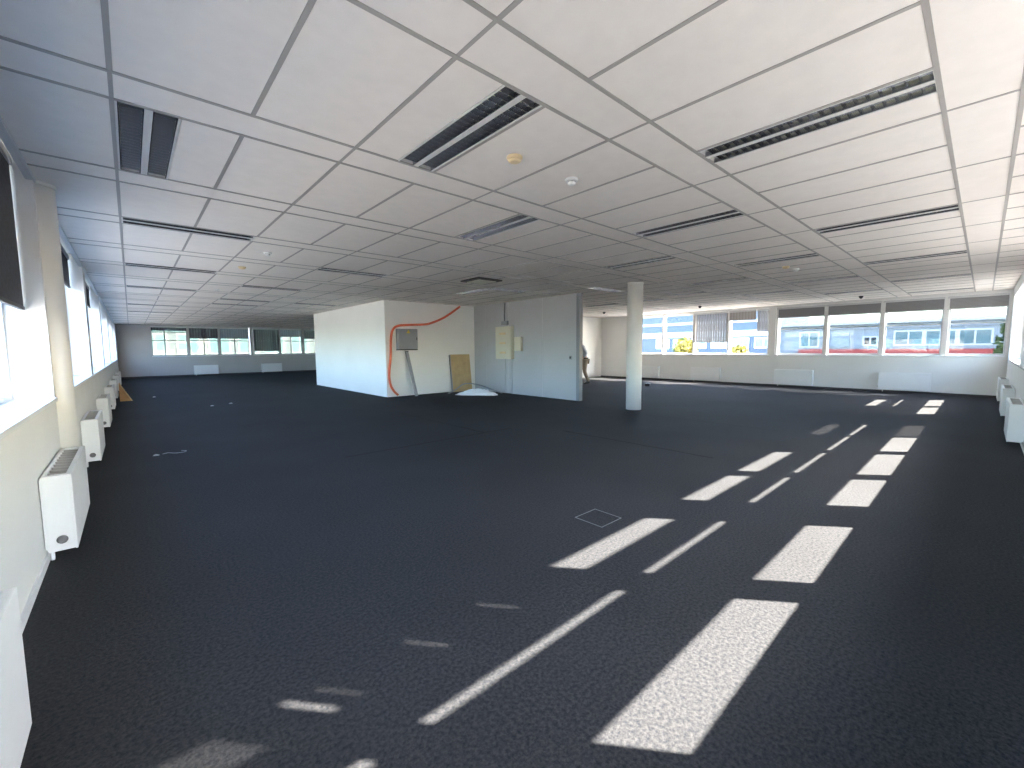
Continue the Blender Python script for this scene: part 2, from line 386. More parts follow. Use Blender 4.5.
# ------------------------------------------------------------------ windows
WN = [0]
def window(axis, t, out, a0, a1, z0, z1, glass_m, label, frame_m='frame', transom=None, muls=(), fw=0.05, blockers=(), pane_t=0.008):
    """axis 'y': window lies along Y at x=t; out = +1/-1 is the outer side"""
    WN[0] += 1
    root = empty('window_%d' % WN[0]); struct(root, label, 'window')
    def bx(mb, p, q, d0, d1, lo, hi):
        u0, u1 = t + out*d0, t + out*d1
        mb.box(p, q, u0, u1, lo, hi) if axis == 'x' else mb.box(u0, u1, p, q, lo, hi)
    f = MB()
    bx(f, a0, a0+fw, -0.03, 0.04, z0, z1); bx(f, a1-fw, a1, -0.03, 0.04, z0, z1)
    bx(f, a0+fw, a1-fw, -0.03, 0.04, z0, z0+fw); bx(f, a0+fw, a1-fw, -0.03, 0.04, z1-fw, z1)
    for m_ in muls: bx(f, m_-fw/2, m_+fw/2, -0.03, 0.04, z0+fw, z1-fw)
    if transom:
        ed = [a0+fw] + [v for m_ in muls for v in (m_-fw/2, m_+fw/2)] + [a1-fw]
        for p, q in zip(ed[::2], ed[1::2]): bx(f, p, q, -0.025, 0.035, transom-0.022, transom+0.022)
    f.build('window_frame', frame_m, root)
    g = MB(); bx(g, a0+0.01, a1-0.01, 0.0, pane_t, z0+0.01, z1-0.01); g.build('pane', glass_m, root)
    for sh in blockers:
        m_ = 'sunblocker'
        if sh[0] == 'sun_dimmer': m_ = 'sun_dimmer'; sh = sh[1:]
        p, q = (sh[2], sh[3]) if len(sh) > 2 else (a0+fw*0.5, a1-fw*0.5)
        s_ = MB(); bx(s_, p, q, 0.045, 0.06, sh[0], sh[1]); s_.build('sunblocker_board' if m_ == 'sunblocker' else 'sun_dimmer_sheet', m_, root)  # unseen blockers added to shape the sun patches on the carpet
    return root
def sill(name_axis, t0, t1, a0, a1, z, label, m='sill'):
    WN.append(0)
    mb = MB(); (mb.box(a0, a1, t0, t1, z-0.03, z) if name_axis == 'x' else mb.box(t0, t1, a0, a1, z-0.03, z))
    n = 'trim_%d' % (4 + len(WN) - 1)
    return struct(mb.build(n, m, bevel=0.004), label, 'window sill')

names_l = ['nearest the camera', 'second along', 'third along', 'fourth along', 'fifth along', 'farthest']
for i, (a, c) in enumerate(left_bays):
    n = 3; st = (c-a)/n
    window('y', -0.76, -1, a, c, SILL_L, 2.98, 'glass_clear' if i == 0 else 'glass_left', 'wide window in the left wall, bay %s' % names_l[i], transom=1.98, muls=[a+st*j for j in range(1, n)])
    sill('y', -0.76, XL+0.02, a, c, SILL_L, 'white window sill in the left wall, bay %s' % names_l[i])
for i, (a, c) in enumerate(back_w):
    full = (SILL_B+0.05, HEAD_B)
    sh = [(1.554, 1.99), (2.04, 2.297)]
    if i == 0: sh = [(1.554, 1.99), (2.04, 2.297), ('sun_dimmer', 2.297, HEAD_B)]
    elif i == 1:                                          # added board, upright gaps let thin sun streaks through
        sh = [(1.554, 1.99), (2.04, 2.297)] + [(2.297, HEAD_B, p, q) for p, q in ((2.485, 2.568), (2.584, 2.982), (3.000, 3.422), (3.440, c+0.03))]
    elif i == 3: sh = [(1.554, 1.845), (1.858, 1.99), (2.04, 2.297)]
    elif i == 5: sh = [(1.554, 1.99), (2.04, HEAD_B)]
    elif i == 6: sh = [('sun_dimmer', SILL_B+0.05, 1.554), (1.554, 1.99), (2.04, 2.297), ('sun_dimmer', 2.297, HEAD_B)]
    elif i == 7: sh = [full]
    elif i == 8: sh = [(1.554, HEAD_B)]
    nm = ORD[i] if i < 8 else ['ninth', 'tenth'][i-8]
    window('x', -0.66, -1, a-0.05, c+0.05, SILL_B, HEAD_B+0.05, 'glass_clear', 'window with added sunshade boards in the right-hand wall, %s from the camera' % nm, transom=None, blockers=sh)
mb = MB(); edges = [0.62] + [v for a, c in back_w for v in (a-0.05, c+0.05)] + [16.45]
for p, q in zip(edges[::2], edges[1::2]):
    if q - p > 0.01: mb.box(p, q, -0.72, -0.63, SILL_B, HEAD_B+0.05)
struct(mb.build('trim_39', 'frame_pale'), 'pale posts between the right-hand windows', 'mullion')
for p, q, l in ((0.62, 5.26, 'nearest the camera'), (5.46, 11.37, 'in the middle'), (11.45, 16.45, 'nearest the end wall')):
    sill('x', -0.63, YB, p, q, SILL_B, 'darkened window sill in the right-hand wall, %s' % l, 'sill_darkened')
rn = ['rightmost', 'second from the right', 'third from the right', 'fourth from the right', 'just left of the white post', 'behind the long grey slat blind', 'second from the left', 'leftmost beside the round column']
for i, (a, c) in enumerate(right_w):
    window('y', 17.18, 1, a-0.02, c+0.02, SILL_R, 2.74, 'glass_tint' if i < 4 else 'glass_pale', 'end wall window looking onto pale buildings, %s' % rn[i], frame_m='frame_pale' if i > 3 else 'frame', transom=1.985 if i < 4 else None)
mb = MB()
for y in (0.76, 2.11, 3.52): mb.box(17.02, 17.24, y-0.055, y+0.055, SILL_R, 2.74)
for y in (6.58, 7.935, 9.27): mb.box(17.06, 17.24, y-0.04, y+0.04, SILL_R, 2.74)
mb.box(17.02, 17.24, 4.90, 4.96, SILL_R, 2.74)
struct(mb.build('trim_40', 'frame_pale', bevel=0.004), 'pale posts between the end wall windows', 'mullion')
sill('y', XR-0.02, 17.15, -0.40, 5.0, SILL_R, 'pale window sill along the right part of the end wall')
sill('y', XR-0.02, 17.15, 5.16, 10.52, SILL_R, 'pale window sill along the left part of the end wall')
fn = ['leftmost', 'second from the left', 'third from the left', 'under the long navy blind', 'second from the service core', 'nearest the service core']
for i, (a, c) in enumerate(far_w):
    window('x', YF+0.2, 1, a-0.02, c+0.02, SILL_F, 2.74, 'glass_far', 'bright window in the far grey wall, %s' % fn[i], transom=1.98, muls=[(a+c)/2] if i in (1, 2, 4) else [a+0.55] if i == 0 else [])
mb = MB()
for x in (2.45, 3.89, 7.055, 8.435): mb.box(x-0.05, x+0.05, YF+0.04, YF+0.25, SILL_F, 2.74)
struct(mb.build('trim_41', 'wall_grey'), 'grey posts between the far windows', 'mullion')
sill('x', YF-0.02, YF+0.17, 0.85, 5.45, SILL_F, 'pale window sill along the left part of the far wall')
sill('x', YF-0.02, YF+0.17, 5.56, 9.46, SILL_F, 'pale window sill along the right part of the far wall')

# ------------------------------------------------------------------ blinds
def blind(axis, t, a0, a1, z0, z1, m, label, group, cat='blind', head_m='frame', name='window_blind', depth=0.05, wavy=0):
    root = empty(name, ((a0+a1)/2, t, z0) if axis == 'x' else (t, (a0+a1)/2, z0)); tag(root, label, cat, group)
    hl = (a1-a0)/2; h = z1-z0
    def bx(mb, p, q, d0, d1, lo, hi): (mb.box(p, q, d0, d1, lo, hi) if axis == 'x' else mb.box(d0, d1, p, q, lo, hi))
    f = MB()
    if wavy:                                    # vertical slats, each turned a little
        n = max(3, int((a1-a0)/wavy)); w = (a1-a0)/n
        for k in range(n):
            p = -hl + w*k; d = 0.012
            poly = [(p, -d), (p+w*0.97, d), (p+w*0.97, d+0.004), (p, -d+0.004)]
            if axis == 'x': f.prism(poly, 0.0, h-0.06, 'z')
            else: f.prism([(y, x) for x, y in poly], 0.0, h-0.06, 'z')
    else:
        bx(f, -hl, hl, -0.008, 0.008, 0.02, h-0.06)
    f.build('blind_fabric', m, root)
    r = MB(); bx(r, -hl, hl, -depth/2, depth/2, h-0.06, h); r.build('headrail', head_m, root)
    if not wavy:
        r = MB(); bx(r, -hl, hl, -0.014, 0.014, 0.0, 0.028); r.build('bottom_bar', 'black' if m == 'blind_dark' else head_m, root)
    return root
blind('y', -0.625, 0.80, 5.205, 1.74, 2.93, 'blind_dark', 'dark roller blind half lowered in the nearest left window', 'roller blinds in the left windows', name='roller_blind')
for i, z in ((1, 2.42), (2, 2.45), (3, 2.45), (4, 2.45), (5, 2.45)):
    a, c = left_bays[i]
    blind('y', -0.66, a+0.05, c-0.05, z, 2.93, 'blind_dark', 'dark roller blind rolled up short in the left wall, bay %s' % names_l[i], 'roller blinds in the left windows', name='roller_blind')
gr = 'grey blinds in the end wall windows'
for i in range(4):
    a, c = right_w[i]
    blind('y', 17.03, a-0.02 if i else -0.36, c+0.05, 2.37, 2.735, 'blind_grey', 'grey pleated blind pulled up above the end wall window %s' % rn[i], gr, name='pleated_blind')
blind('y', 17.04, 6.60, 7.93, 1.56, 2.735, 'blind_slat', 'grey vertical slat blind covering most of an end wall window', gr, name='vertical_blind', wavy=0.089)
blind('y', 17.04, 5.62, 6.54, 2.36, 2.735, 'blind_slat', 'short grey blind over the end window left of the white post', gr, name='pleated_blind')
blind('y', 17.10, 5.22, 5.60, 1.93, 2.735, 'blind_slat', 'narrow grey slat strip hanging beside the white post', gr, name='vertical_blind', wavy=0.089)
gf = 'vertical blinds in the far windows'
for i, z, m, lab in ((0, 2.50, 'blind_navy', 'short navy blind above the leftmost far window'), (1, 2.10, 'blind_navy', 'navy vertical blind half down in the second far window from left'),
                     (2, 2.10, 'blind_blue', 'pale blue vertical blind in the third far window from left'), (3, 1.36, 'blind_navy', 'navy vertical blind hanging almost down to the far sill'),
                     (4, 2.24, 'blind_blue', 'pale blue short blind in the far window near the service core'), (5, 2.12, 'blind_navy', 'navy blind in the far window cut off by the service core')):
    a, c = far_w[i]
    blind('x', YF+0.08, a+0.0, c-0.0, z, 2.735, m, lab, gf, name='vertical_blind', wavy=0.127)

# ------------------------------------------------------------------ round columns
def column(name, x, y, r, label, group=None):
    root = empty(name, (x, y, 0)); tag(root, label, 'column', group)
    MB().lathe([(r, 0), (r, H-0.03)], seg=40).build('shaft', 'column', root)
    MB().lathe([(r+0.010, H-0.03), (r+0.010, H-0.001)], seg=40).build('collar', 'column', root)
    return root
column('round_column', 8.42, 5.25, 0.168, 'round white column standing free on the carpet right of the partition')
column('round_column', -0.555, 5.45, 0.160, 'white column half set into the left wall beside the nearest left window')

# ------------------------------------------------------------------ radiators
def make_radiator(Lr=1.13):
    root = empty('radiator')
    d0, d1, z0, z1 = -0.006, -0.156, 0.080, 0.588
    c = MB()
    c.box(0, Lr, d0-0.010, d0, z0+0.02, z1-0.01)                              # back plate
    c.box(0, 0.012, d1+0.012, d0-0.010, z0, z1); c.box(Lr-0.012, Lr, d1+0.012, d0-0.010, z0, z1)   # end plates
    c.box(0.012, Lr-0.012, d1+0.012, d0-0.010, z0, z0+0.012)
    c.box(0.012, Lr-0.012, d1+0.012, d1+0.030, z1-0.02, z1); c.box(0.012, Lr-0.012, d0-0.028, d0-0.010, z1-0.02, z1)
    c.box(0.012, 0.05, d1+0.030, d0-0.028, z1-0.02, z1); c.box(Lr-0.05, Lr-0.012, d1+0.030, d0-0.028, z1-0.02, z1)
    c.build('casing', 'white', root, bevel=0.002)
    MB().box(-0.004, Lr+0.004, d1, d1+0.012, z0-0.004, z1+0.002).build('front_panel', 'white', root, bevel=0.003)
    g = MB().box(0.05, Lr-0.05, d1+0.030, d0-0.028, z1-0.05, z1-0.03)
    g.build('grille_pan', 'grille', root)
    f = MB(); n = 10; w = (Lr-0.10)/n
    for k in range(n):
        x = 0.05 + w*(k+0.5)
        f.prism([(x-0.030, d1+0.030), (x-0.016, d1+0.030), (x+0.030, d0-0.028), (x+0.016, d0-0.028)], z1-0.03, z1-0.004, 'z')
    f.build('grille_fins', 'fin', root)
    MB().lathe([(0.028, 0.0), (0.028, -0.004), (0.019, -0.010), (0.016, -0.020)], (0, (d0+d1)/2-0.005, z0+0.075), 20, 'x').build('valve', 'valve', root)
    p = MB(); p.tube([(0.09, d0-0.02, z0+0.02), (0.09, d0-0.02, 0.02), (0.09, d0-0.018, 0.0)], 0.011, 8); p.build('pipe', 'white', root)
    r = MB(); r.box(0.2, Lr-0.2, -0.002, d0, 0.45, 0.50); r.build('bracket', 'white', root)
    return root
proto_rad = make_radiator(); used = [False]
def radiator(x, y, rz, label, group):
    o = proto_rad if not used[0] else copy_tree(proto_rad); used[0] = True
    o.location = (x, y, 0); o.rotation_euler = (0, 0, rz); tag(o, label, 'radiator', group)
    return o
Q = math.pi/2
for i, y in enumerate((1.07, 4.04, 7.13, 10.22, 13.31, 16.4, 19.5, 22.6)):
    lab = ['white convector radiator cut off by the left edge of the picture', 'white convector radiator nearest in full view below the left sill'] + \
          ['white convector radiator below the left sill, %s in full view' % w for w in ('second', 'third', 'fourth', 'fifth', 'sixth', 'seventh')]
    radiator(XL, y, Q, lab[i], 'radiators along the left wall')
for i, (y, t) in enumerate(((2.09, 'rightmost on the pale end wall'), (4.90, 'right of the white post on the end wall'), (7.90, 'left of the white post on the end wall'), (10.45, 'just right of the round column, on the end wall'))):
    radiator(XR, y, -Q, 'white radiator %s' % t, 'radiators along the end wall')
for i, (x, t) in enumerate(((5.92, 'below the navy blind on the far grey wall'), (2.6, 'below the second far window from left'))):
    radiator(x, YF, 0, 'grey-white radiator %s' % t, 'radiators along the far wall')
for i, (x, t) in enumerate(((9.93, 'nearest at the right picture edge'), (13.05, 'second from the right picture edge'), (16.1, 'in the right corner beside the end wall'))):
    radiator(x, YB, 2*Q, 'white radiator %s' % t, 'radiators along the right-hand wall')

# ------------------------------------------------------------------ recessed ceiling lights
def make_lamp(Ln=1.241):
    root = empty('ceiling_light')               # runs along local y from 0, width along x
    W = LW
    fr = MB()
    e = 0.012
    fr.box(0, e, 0, Ln, H-0.004, H+0.085); fr.box(W-e, W, 0, Ln, H-0.004, H+0.085)
    fr.box(e, W-e, 0, e, H-0.004, H+0.085); fr.box(e, W-e, Ln-e, Ln, H-0.004, H+0.085)
    fr.box(W/2-0.020, W/2+0.020, e, Ln-e, H-0.003, H+0.02)
    fr.box(e, W-e, e, Ln-e, H+0.08, H+0.085)
    fr.build('housing', 'lamp_white', root)
    cw = (W-2*e-0.040)/2
    for x0 in (e, W/2+0.020):
        rf = MB()                               # curved trough above the tube
        prof = []
        for k in range(9):
            a = math.pi*k/8; prof.append((x0+cw/2-cw/2*math.cos(a), H+0.012+0.062*math.sin(a)))
        outer = [(px, pz+0.002) for px, pz in prof]
        rf.prism(prof+outer[::-1], e, Ln-e, 'y'); rf.build('reflector', 'alu', root)
        lv = MB(); n = 22; st = (Ln-2*e)/n
        for k in range(1, n):
            y = e+st*k
            lv.prism([(y-0.0012, H+0.002), (y+0.0012, H+0.002), (y+0.006, H+0.034), (y-0.006, H+0.034)], x0+0.008, x0+cw-0.008, 'x')
        lv.box(x0, x0+0.006, e, Ln-e, H, H+0.03); lv.box(x0+cw-0.006, x0+cw, e, Ln-e, H, H+0.03)
        lv.build('louvre', 'louvre', root)
        MB().lathe([(0.013, e+0.02), (0.013, Ln-e-0.02)], (x0+cw/2, 0, H+0.052), 12, 'y').build('tube', 'tube', root)
    return root
proto_lamp = make_lamp(); lused = [False]
def ceiling_light(x, y, rz, label, group):
    o = proto_lamp if not lused[0] else copy_tree(proto_lamp); lused[0] = True
    o.location = (x, y, 0); o.rotation_euler = (0, 0, rz); tag(o, label, 'ceiling light', group)
rowname = {0: 'row closest to the right-hand windows', 1: 'second row from the right-hand windows', 2: 'third row from the right-hand windows'}
special = {(1.585, 1): 'silvery twin-louvre ceiling light left of the beige disc', (0.02, 2): 'twin-louvre ceiling light at upper left beside the heavy grid line',
           (round(0.02+5*PX, 3), 0): 'twin-louvre ceiling light with yellowish cells at upper right', (11.02, 3): 'narrow dark ceiling light behind the top of the round column',
           (6.305, 5): 'dark ceiling light in front of the service core corner', (11.65, 4): 'dark ceiling light beyond the round column, nearer the end wall', (11.65, 5): 'dark ceiling light over the doorway gap beside the partition end'}
cnt = {}
for x0, k in lamps_y:
    cnt[k] = cnt.get(k, 0) + 1
    lab = special.get((round(x0, 3), k)) or 'recessed louvre ceiling light, %s in the %s' % (ORD[cnt[k]-1], rowname.get(k))
    ceiling_light(x0, BY1+PY*k+0.002, 0, lab, 'recessed ceiling lights')
bl = {(0.01, 4): 'bright-edged ceiling light across the left ceiling, nearest of those beside the windows', (0.01, 6): 'dark slim ceiling light beside the left windows, second of its line', (0.01, 8): 'dark slim ceiling light beside the left windows, third of its line',
      (0.01, 11): 'dark slim ceiling light beside the left windows, fourth of its line', (0.01, 13): 'dark slim ceiling light beside the left windows, farthest of its line',
      (2.525, 5): 'crosswise ceiling light with a bright end, in front of the core', (1.895, 7): 'crosswise ceiling light at mid left, nearest of the inner line', (1.895, 9): 'crosswise ceiling light at mid left, second of the inner line', (1.895, 10): 'crosswise ceiling light at mid left, farthest of the inner line',
      (8.2, 4): 'bright-looking crosswise ceiling light left of the round column', (6.3, 5): 'dark crosswise ceiling light above the grey partition', (3.78, 9): 'crosswise ceiling light close to the left core wall'}
for x0, n in lamps_x:
    yb = BY0+PY*n + 0.305
    ceiling_light(x0+0.008, yb, -Q, bl[(x0, n)], 'recessed ceiling lights')

# ------------------------------------------------------------------ small ceiling fittings
def detector(x, y, label, r=0.055):
    root = empty('smoke_detector', (x, y, H)); tag(root, label, 'smoke detector', 'white smoke detectors')
    MB().lathe([(r*0.95, 0.0), (r, -0.012), (r*0.9, -0.022)], seg=24).build('base', 'white2', root)
    MB().lathe([(r*0.55, -0.022), (r*0.62, -0.034), (r*0.50, -0.046), (r*0.2, -0.050)], seg=24).build('sensing_head', 'white2', root)
    MB().lathe([(r*0.60, -0.026), (r*0.60, -0.030)], seg=24).build('slot_ring', 'grille', root)
for x, y, l in ((2.85, 2.40, 'white smoke detector near the camera, right of the beige disc'), (1.57, 7.03, 'white smoke detector in the left ceiling, nearest there'), (1.57, 11.9, 'white smoke detector in the left ceiling, farther back'), (9.22, 2.40, 'white smoke detector in the right ceiling beside a beige disc')):
    detector(x, y, l)
def disc(x, y, label):
    root = empty('sensor_disc', (x, y, H)); tag(root, label, 'ceiling sensor', 'beige sensor discs')
    MB().lathe([(0.058, 0.0), (0.060, -0.010), (0.052, -0.022)], seg=28).build('rim', 'beige', root)
    MB().lathe([(0.050, -0.022), (0.046, -0.034), (0.028, -0.040)], seg=28).build('cap', 'beige', root)
for x, y, l in ((2.21, 2.41, 'beige round sensor disc near the camera beside the silvery light'), (1.50, 8.50, 'beige sensor disc in the left ceiling'), (8.80, 2.45, 'beige sensor disc in the right ceiling beside a white detector')):
    disc(x, y, l)
def dome(x, y, label):
    root = empty('dome_sensor', (x, y, H)); tag(root, label, 'sensor', 'dark dome sensors')
    MB().lathe([(0.055, 0.0), (0.055, -0.03)], seg=20).build('collar', 'black', root)
    MB().lathe([(0.048, -0.03), (0.042, -0.055), (0.022, -0.075), (0.006, -0.078)], seg=20).build('dome', 'black', root)
for x, y, l in ((14.18, 10.24, 'dark dome sensor on the ceiling before the white wing wall'), (15.72, 2.45, 'dark dome sensor on the ceiling near the right end windows'), (14.87, 6.71, 'dark dome sensor on the ceiling above the slat blind')):
    dome(x, y, l)
root = empty('ceiling_vent', (5.52, 7.07, H)); tag(root, 'pale yellowish square vent with dark edges in front of the core', 'ceiling vent')
fr = MB(); fr.box(-0.31, 0.31, -0.31, -0.27, -0.03, 0.0); fr.box(-0.31, 0.31, 0.27, 0.31, -0.03, 0.0); fr.box(-0.31, -0.27, -0.27, 0.27, -0.03, 0); fr.box(0.27, 0.31, -0.27, 0.27, -0.03, 0)
fr.build('vent_frame', 'grille', root)
MB().box(-0.22, 0.22, -0.22, 0.22, -0.045, -0.03).build('cover_plate', 'cream', root, bevel=0.004)
MB().box(-0.27, 0.27, -0.27, 0.27, -0.02, -0.002).build('back_pan', 'plenum', root)

# ------------------------------------------------------------------ on the core and the partition
CY = 11.6
root = empty('electrical_cabinet', (6.15, CY, 1.40)); tag(root, 'grey steel electrical cabinet on the white core wall under the orange conduit', 'cabinet')
MB().box(-0.31, 0.31, -0.16, 0, 0, 0.60).build('body', 'cabinet', root, bevel=0.004)
MB().box(-0.305, 0.305, -0.185, -0.162, 0.03, 0.595).build('door', 'cabinet', root, bevel=0.005)
MB().prism([(-0.06, 0.47), (0.06, 0.47), (0.0, 0.575)], -0.188, -0.185, 'y').build('warning_sign', 'yellow', root)
MB().box(0.26, 0.285, -0.20, -0.185, 0.27, 0.35).build('lock', 'black', root)
MB().box(-0.31, 0.31, -0.165, -0.0, -0.03, 0.0).build('cable_flange', 'black', root)
# orange conduit: up the corner, over the cabinet, swinging up to the ceiling
def smooth(pts, n=8):
    out = []; P_ = [Vector(p) for p in pts]; P_ = [P_[0]] + P_ + [P_[-1]]
    for i in range(1, len(P_)-2):
        for k in range(n):
            t = k/n; p0, p1, p2, p3 = P_[i-1:i+3]
            out.append(0.5*((2*p1)+(-p0+p2)*t+(2*p0-5*p1+4*p2-p3)*t*t+(-p0+3*p1-3*p2+p3)*t**3))
    out.append(P_[-2]); return out
o = MB().tube(smooth([(5.80, CY-0.12, 0.05), (5.70, CY-0.08, 0.16), (5.60, CY-0.06, 0.36), (5.57, CY-0.05, 0.66), (5.63, CY-0.05, 1.18), (5.66, CY-0.05, 1.70), (5.72, CY-0.06, 1.96), (5.86, CY-0.10, 2.08), (6.15, CY-0.21, 2.11), (6.75, CY-0.16, 2.15), (7.1, CY-0.10, 2.24), (7.5, CY-0.07, 2.40), (7.9, CY-0.06, 2.64), (8.10, CY-0.06, 2.77)]), 0.034, 10).build('conduit', 'orange')
tag(o, 'orange corrugated conduit looping over the grey cabinet up to the ceiling', 'conduit')
# loose grey rail leaning on the core wall
root = empty('leaning_rail', (6.27, CY-0.36, 0)); tag(root, 'grey metal rail leaning on the core wall below the cabinet', 'rail')
root.rotation_euler = (math.radians(-13.5), math.radians(-5), 0)
MB().box(-0.045, 0.045, -0.018, 0.018, 0, 1.36).build('channel', 'steel', root)
MB().box(-0.05, 0.05, -0.024, 0.024, 1.36, 1.38).build('end_cap', 'black', root)
# board leaning in the core corner
root = empty('plywood_board', (8.08, CY-0.16, 0)); tag(root, 'tan plywood board leaning on the core wall beside the partition', 'board')
root.rotation_euler = (math.radians(-6.5), 0, 0)
MB().box(-0.37, 0.39, -0.012, 0.012, 0, 1.22).build('sheet', 'wood', root)
MB().box(-0.41, -0.372, -0.02, 0.02, 0, 1.21).build('edge_batten', 'steel', root)
# crumpled white plastic on the floor
def crumple(name, cx, cy, rx, ry, hgt, m, seed, rot=0.0):
    rnd = random.Random(seed); mb = MB(); n = 14; k = 26; rings = []
    for i in range(n+1):
        t = i/n; ring = []
        for j in range(k):
            a = 2*math.pi*j/k; rr = (1-t)*(1+0.22*math.sin(3*a+seed)+rnd.uniform(-0.12, 0.12)); z = 0.004 + hgt*(1-(1-t)**2)*(0.65+0.5*rnd.random()) if i else 0.003
            x, y = rx*rr*math.cos(a), ry*rr*math.sin(a)
            ring.append(mb.bm.verts.new((x*math.cos(rot)-y*math.sin(rot)+rnd.uniform(-.02, .02), x*math.sin(rot)+y*math.cos(rot)+rnd.uniform(-.02, .02), z)))
        rings.append(ring)
    for a, b_ in zip(rings, rings[1:]):
        for j in range(k): mb.bm.faces.new((a[j], a[(j+1) % k], b_[(j+1) % k], b_[j]))
    mb.bm.faces.new(rings[0][::-1])
    return mb.build(name, m, loc=(cx, cy, 0))
tag(crumple('plastic_sheet', 7.80, 10.25, 0.62, 0.30, 0.17, 'sheet', 3, -0.9), 'crumpled white plastic sheet lying on the carpet at the partition foot', 'plastic sheet')
o = MB().tube(smooth([(7.25, 11.05, 0.02), (7.45, 10.95, 0.12), (7.75, 10.85, 0.30), (8.10, 10.60, 0.26), (8.40, 10.25, 0.10), (8.52, 9.95, 0.02)]), 0.018, 8).build('loose_cable', 'steel')
tag(o, 'loose grey cable arching over the crumpled white plastic', 'cable')

PXW = 8.72
root = empty('distribution_box', (PXW, 9.96, 1.07)); tag(root, 'tall cream distribution box mounted on the grey partition', 'electrical box')
MB().box(-0.13, 0, -0.36, 0.36, 0, 1.0).build('body', 'cream', root, bevel=0.005)
MB().box(-0.15, -0.131, -0.34, 0.34, 0.03, 0.48).build('cover', 'cream', root, bevel=0.004)
MB().box(-0.15, -0.131, -0.34, 0.34, 0.50, 0.97).build('cover', 'cream', root, bevel=0.004)
for z in (0.2, 0.49, 0.78): MB().box(-0.158, -0.150, -0.14, 0.14, z-0.03, z+0.03).build('breaker_window', 'beige', root)
root = empty('junction_box', (PXW, 9.36, 1.32)); tag(root, 'small cream junction box right of the tall one on the partition', 'electrical box')
MB().box(-0.08, 0, -0.15, 0.15, 0, 0.42).build('body', 'cream', root, bevel=0.006)
MB().box(-0.092, -0.081, -0.14, 0.14, 0.015, 0.405).build('lid', 'cream', root, bevel=0.004)
root = empty('cable_gland', (PXW, 9.98, 2.10)); tag(root, 'dark cable entry with a bracket above the tall cream box', 'cable gland')
MB().box(-0.07, 0, -0.14, 0.14, 0.02, 0.14).build('bracket', 'cabinet', root, bevel=0.004)
MB().tube([(-0.04, 0.0, 0.12), (-0.04, 0.02, 0.3), (-0.03, 0.0, 0.70)], 0.018, 8).build('cable', 'partition_post', root)
o = MB(); o.tube([(PXW-0.015, 10.0, 0.02), (PXW-0.015, 10.0, 1.07)], 0.012, 8); o.tube([(PXW-0.015, 9.7, 0.02), (PXW-0.015, 9.7, 1.07)], 0.012, 8)
tag(o.build('wall_cable', 'frame'), 'pair of thin grey cables running down the partition below the tall box', 'cable')
root = empty('light_switch', (PXW, 7.36, 1.14)); tag(root, 'small dark switch near the free end of the partition', 'switch')
MB().box(-0.012, 0, -0.045, 0.045, -0.05, 0.05).build('plate', 'cabinet', root, bevel=0.003)
MB().box(-0.020, -0.0125, -0.025, 0.025, -0.03, 0.03).build('rocker', 'black', root, bevel=0.002)

# ------------------------------------------------------------------ bits on the floor
root = empty('floor_box', (2.785, 2.05, 0)); tag(root, 'square flush floor box outlined by a thin pale rim in the carpet', 'floor box')
hw = 0.135; e = 0.006
mb = MB(); mb.box(-hw, hw, -hw, -hw+e, 0, .003); mb.box(-hw, hw, hw-e, hw, 0, .003); mb.box(-hw, -hw+e, -hw+e, hw-e, 0, .003); mb.box(hw-e, hw, -hw+e, hw-e, 0, .003)
mb.build('rim', 'line', root)
MB().box(-hw+e+.002, hw-e-.002, -hw+e+.002, hw-e-.002, 0, .002).build('lid', 'carpet', root)
tag(crumple('wire_scrap', 0.17, 7.36, 0.020, 0.016, 0.012, 'paper', 8), 'small pale scrap on the dark carpet, left end of a wire', 'scrap')
o = MB().tube(smooth([(0.24, 7.40, 0.004), (0.30, 7.44, 0.004), (0.37, 7.36, 0.004), (0.46, 7.34, 0.004), (0.50, 7.42, 0.004), (0.45, 7.48, 0.004)]), 0.004, 6).build('wire_piece', 'steel')
tag(o, 'bent piece of grey wire on the dark carpet at left', 'wire')
for i, (x, y, l) in enumerate(((0.46, 16.9, 'tiny white paper scrap on the carpet near the brown wedge'), (1.46, 13.05, 'tiny white paper scrap on the carpet at mid left'), (1.9, 13.3, 'tiny paper scrap on the carpet right of another scrap'))):
    tag(crumple('paper_scrap', x, y, 0.030, 0.022, 0.012, 'paper', 20+i), l, 'scrap', 'paper scraps on the carpet')
root = empty('black_case', (13.82, 8.05, 0), 0.4); tag(root, 'small black case on the carpet beyond the round column', 'case')
MB().box(-0.13, 0.13, -0.08, 0.08, 0, 0.10).build('body', 'black', root, bevel=0.012)
MB().tube(smooth([(-0.05, 0, 0.10), (-0.045, 0, 0.125), (0.045, 0, 0.125), (0.05, 0, 0.10)]), 0.007, 8).build('handle', 'black', root)
# brown wooden wedge by the left radiators
root = empty('wooden_prop', (-0.33, 16.15, 0)); tag(root, 'brown triangular wooden prop standing on the carpet beside a left radiator', 'wooden prop')
MB().prism([(0.03, 0.0), (0.27, 0.0), (0.03, 0.50)], 0.0, 0.30, 'y').build('wedge', 'plank', root)
mb = MB(); mb.prism([(0.272, 0.0), (0.30, 0.0), (0.045, 0.53), (0.03, 0.503)], -0.03, 0.02, 'y'); mb.build('batten', 'wood', root)

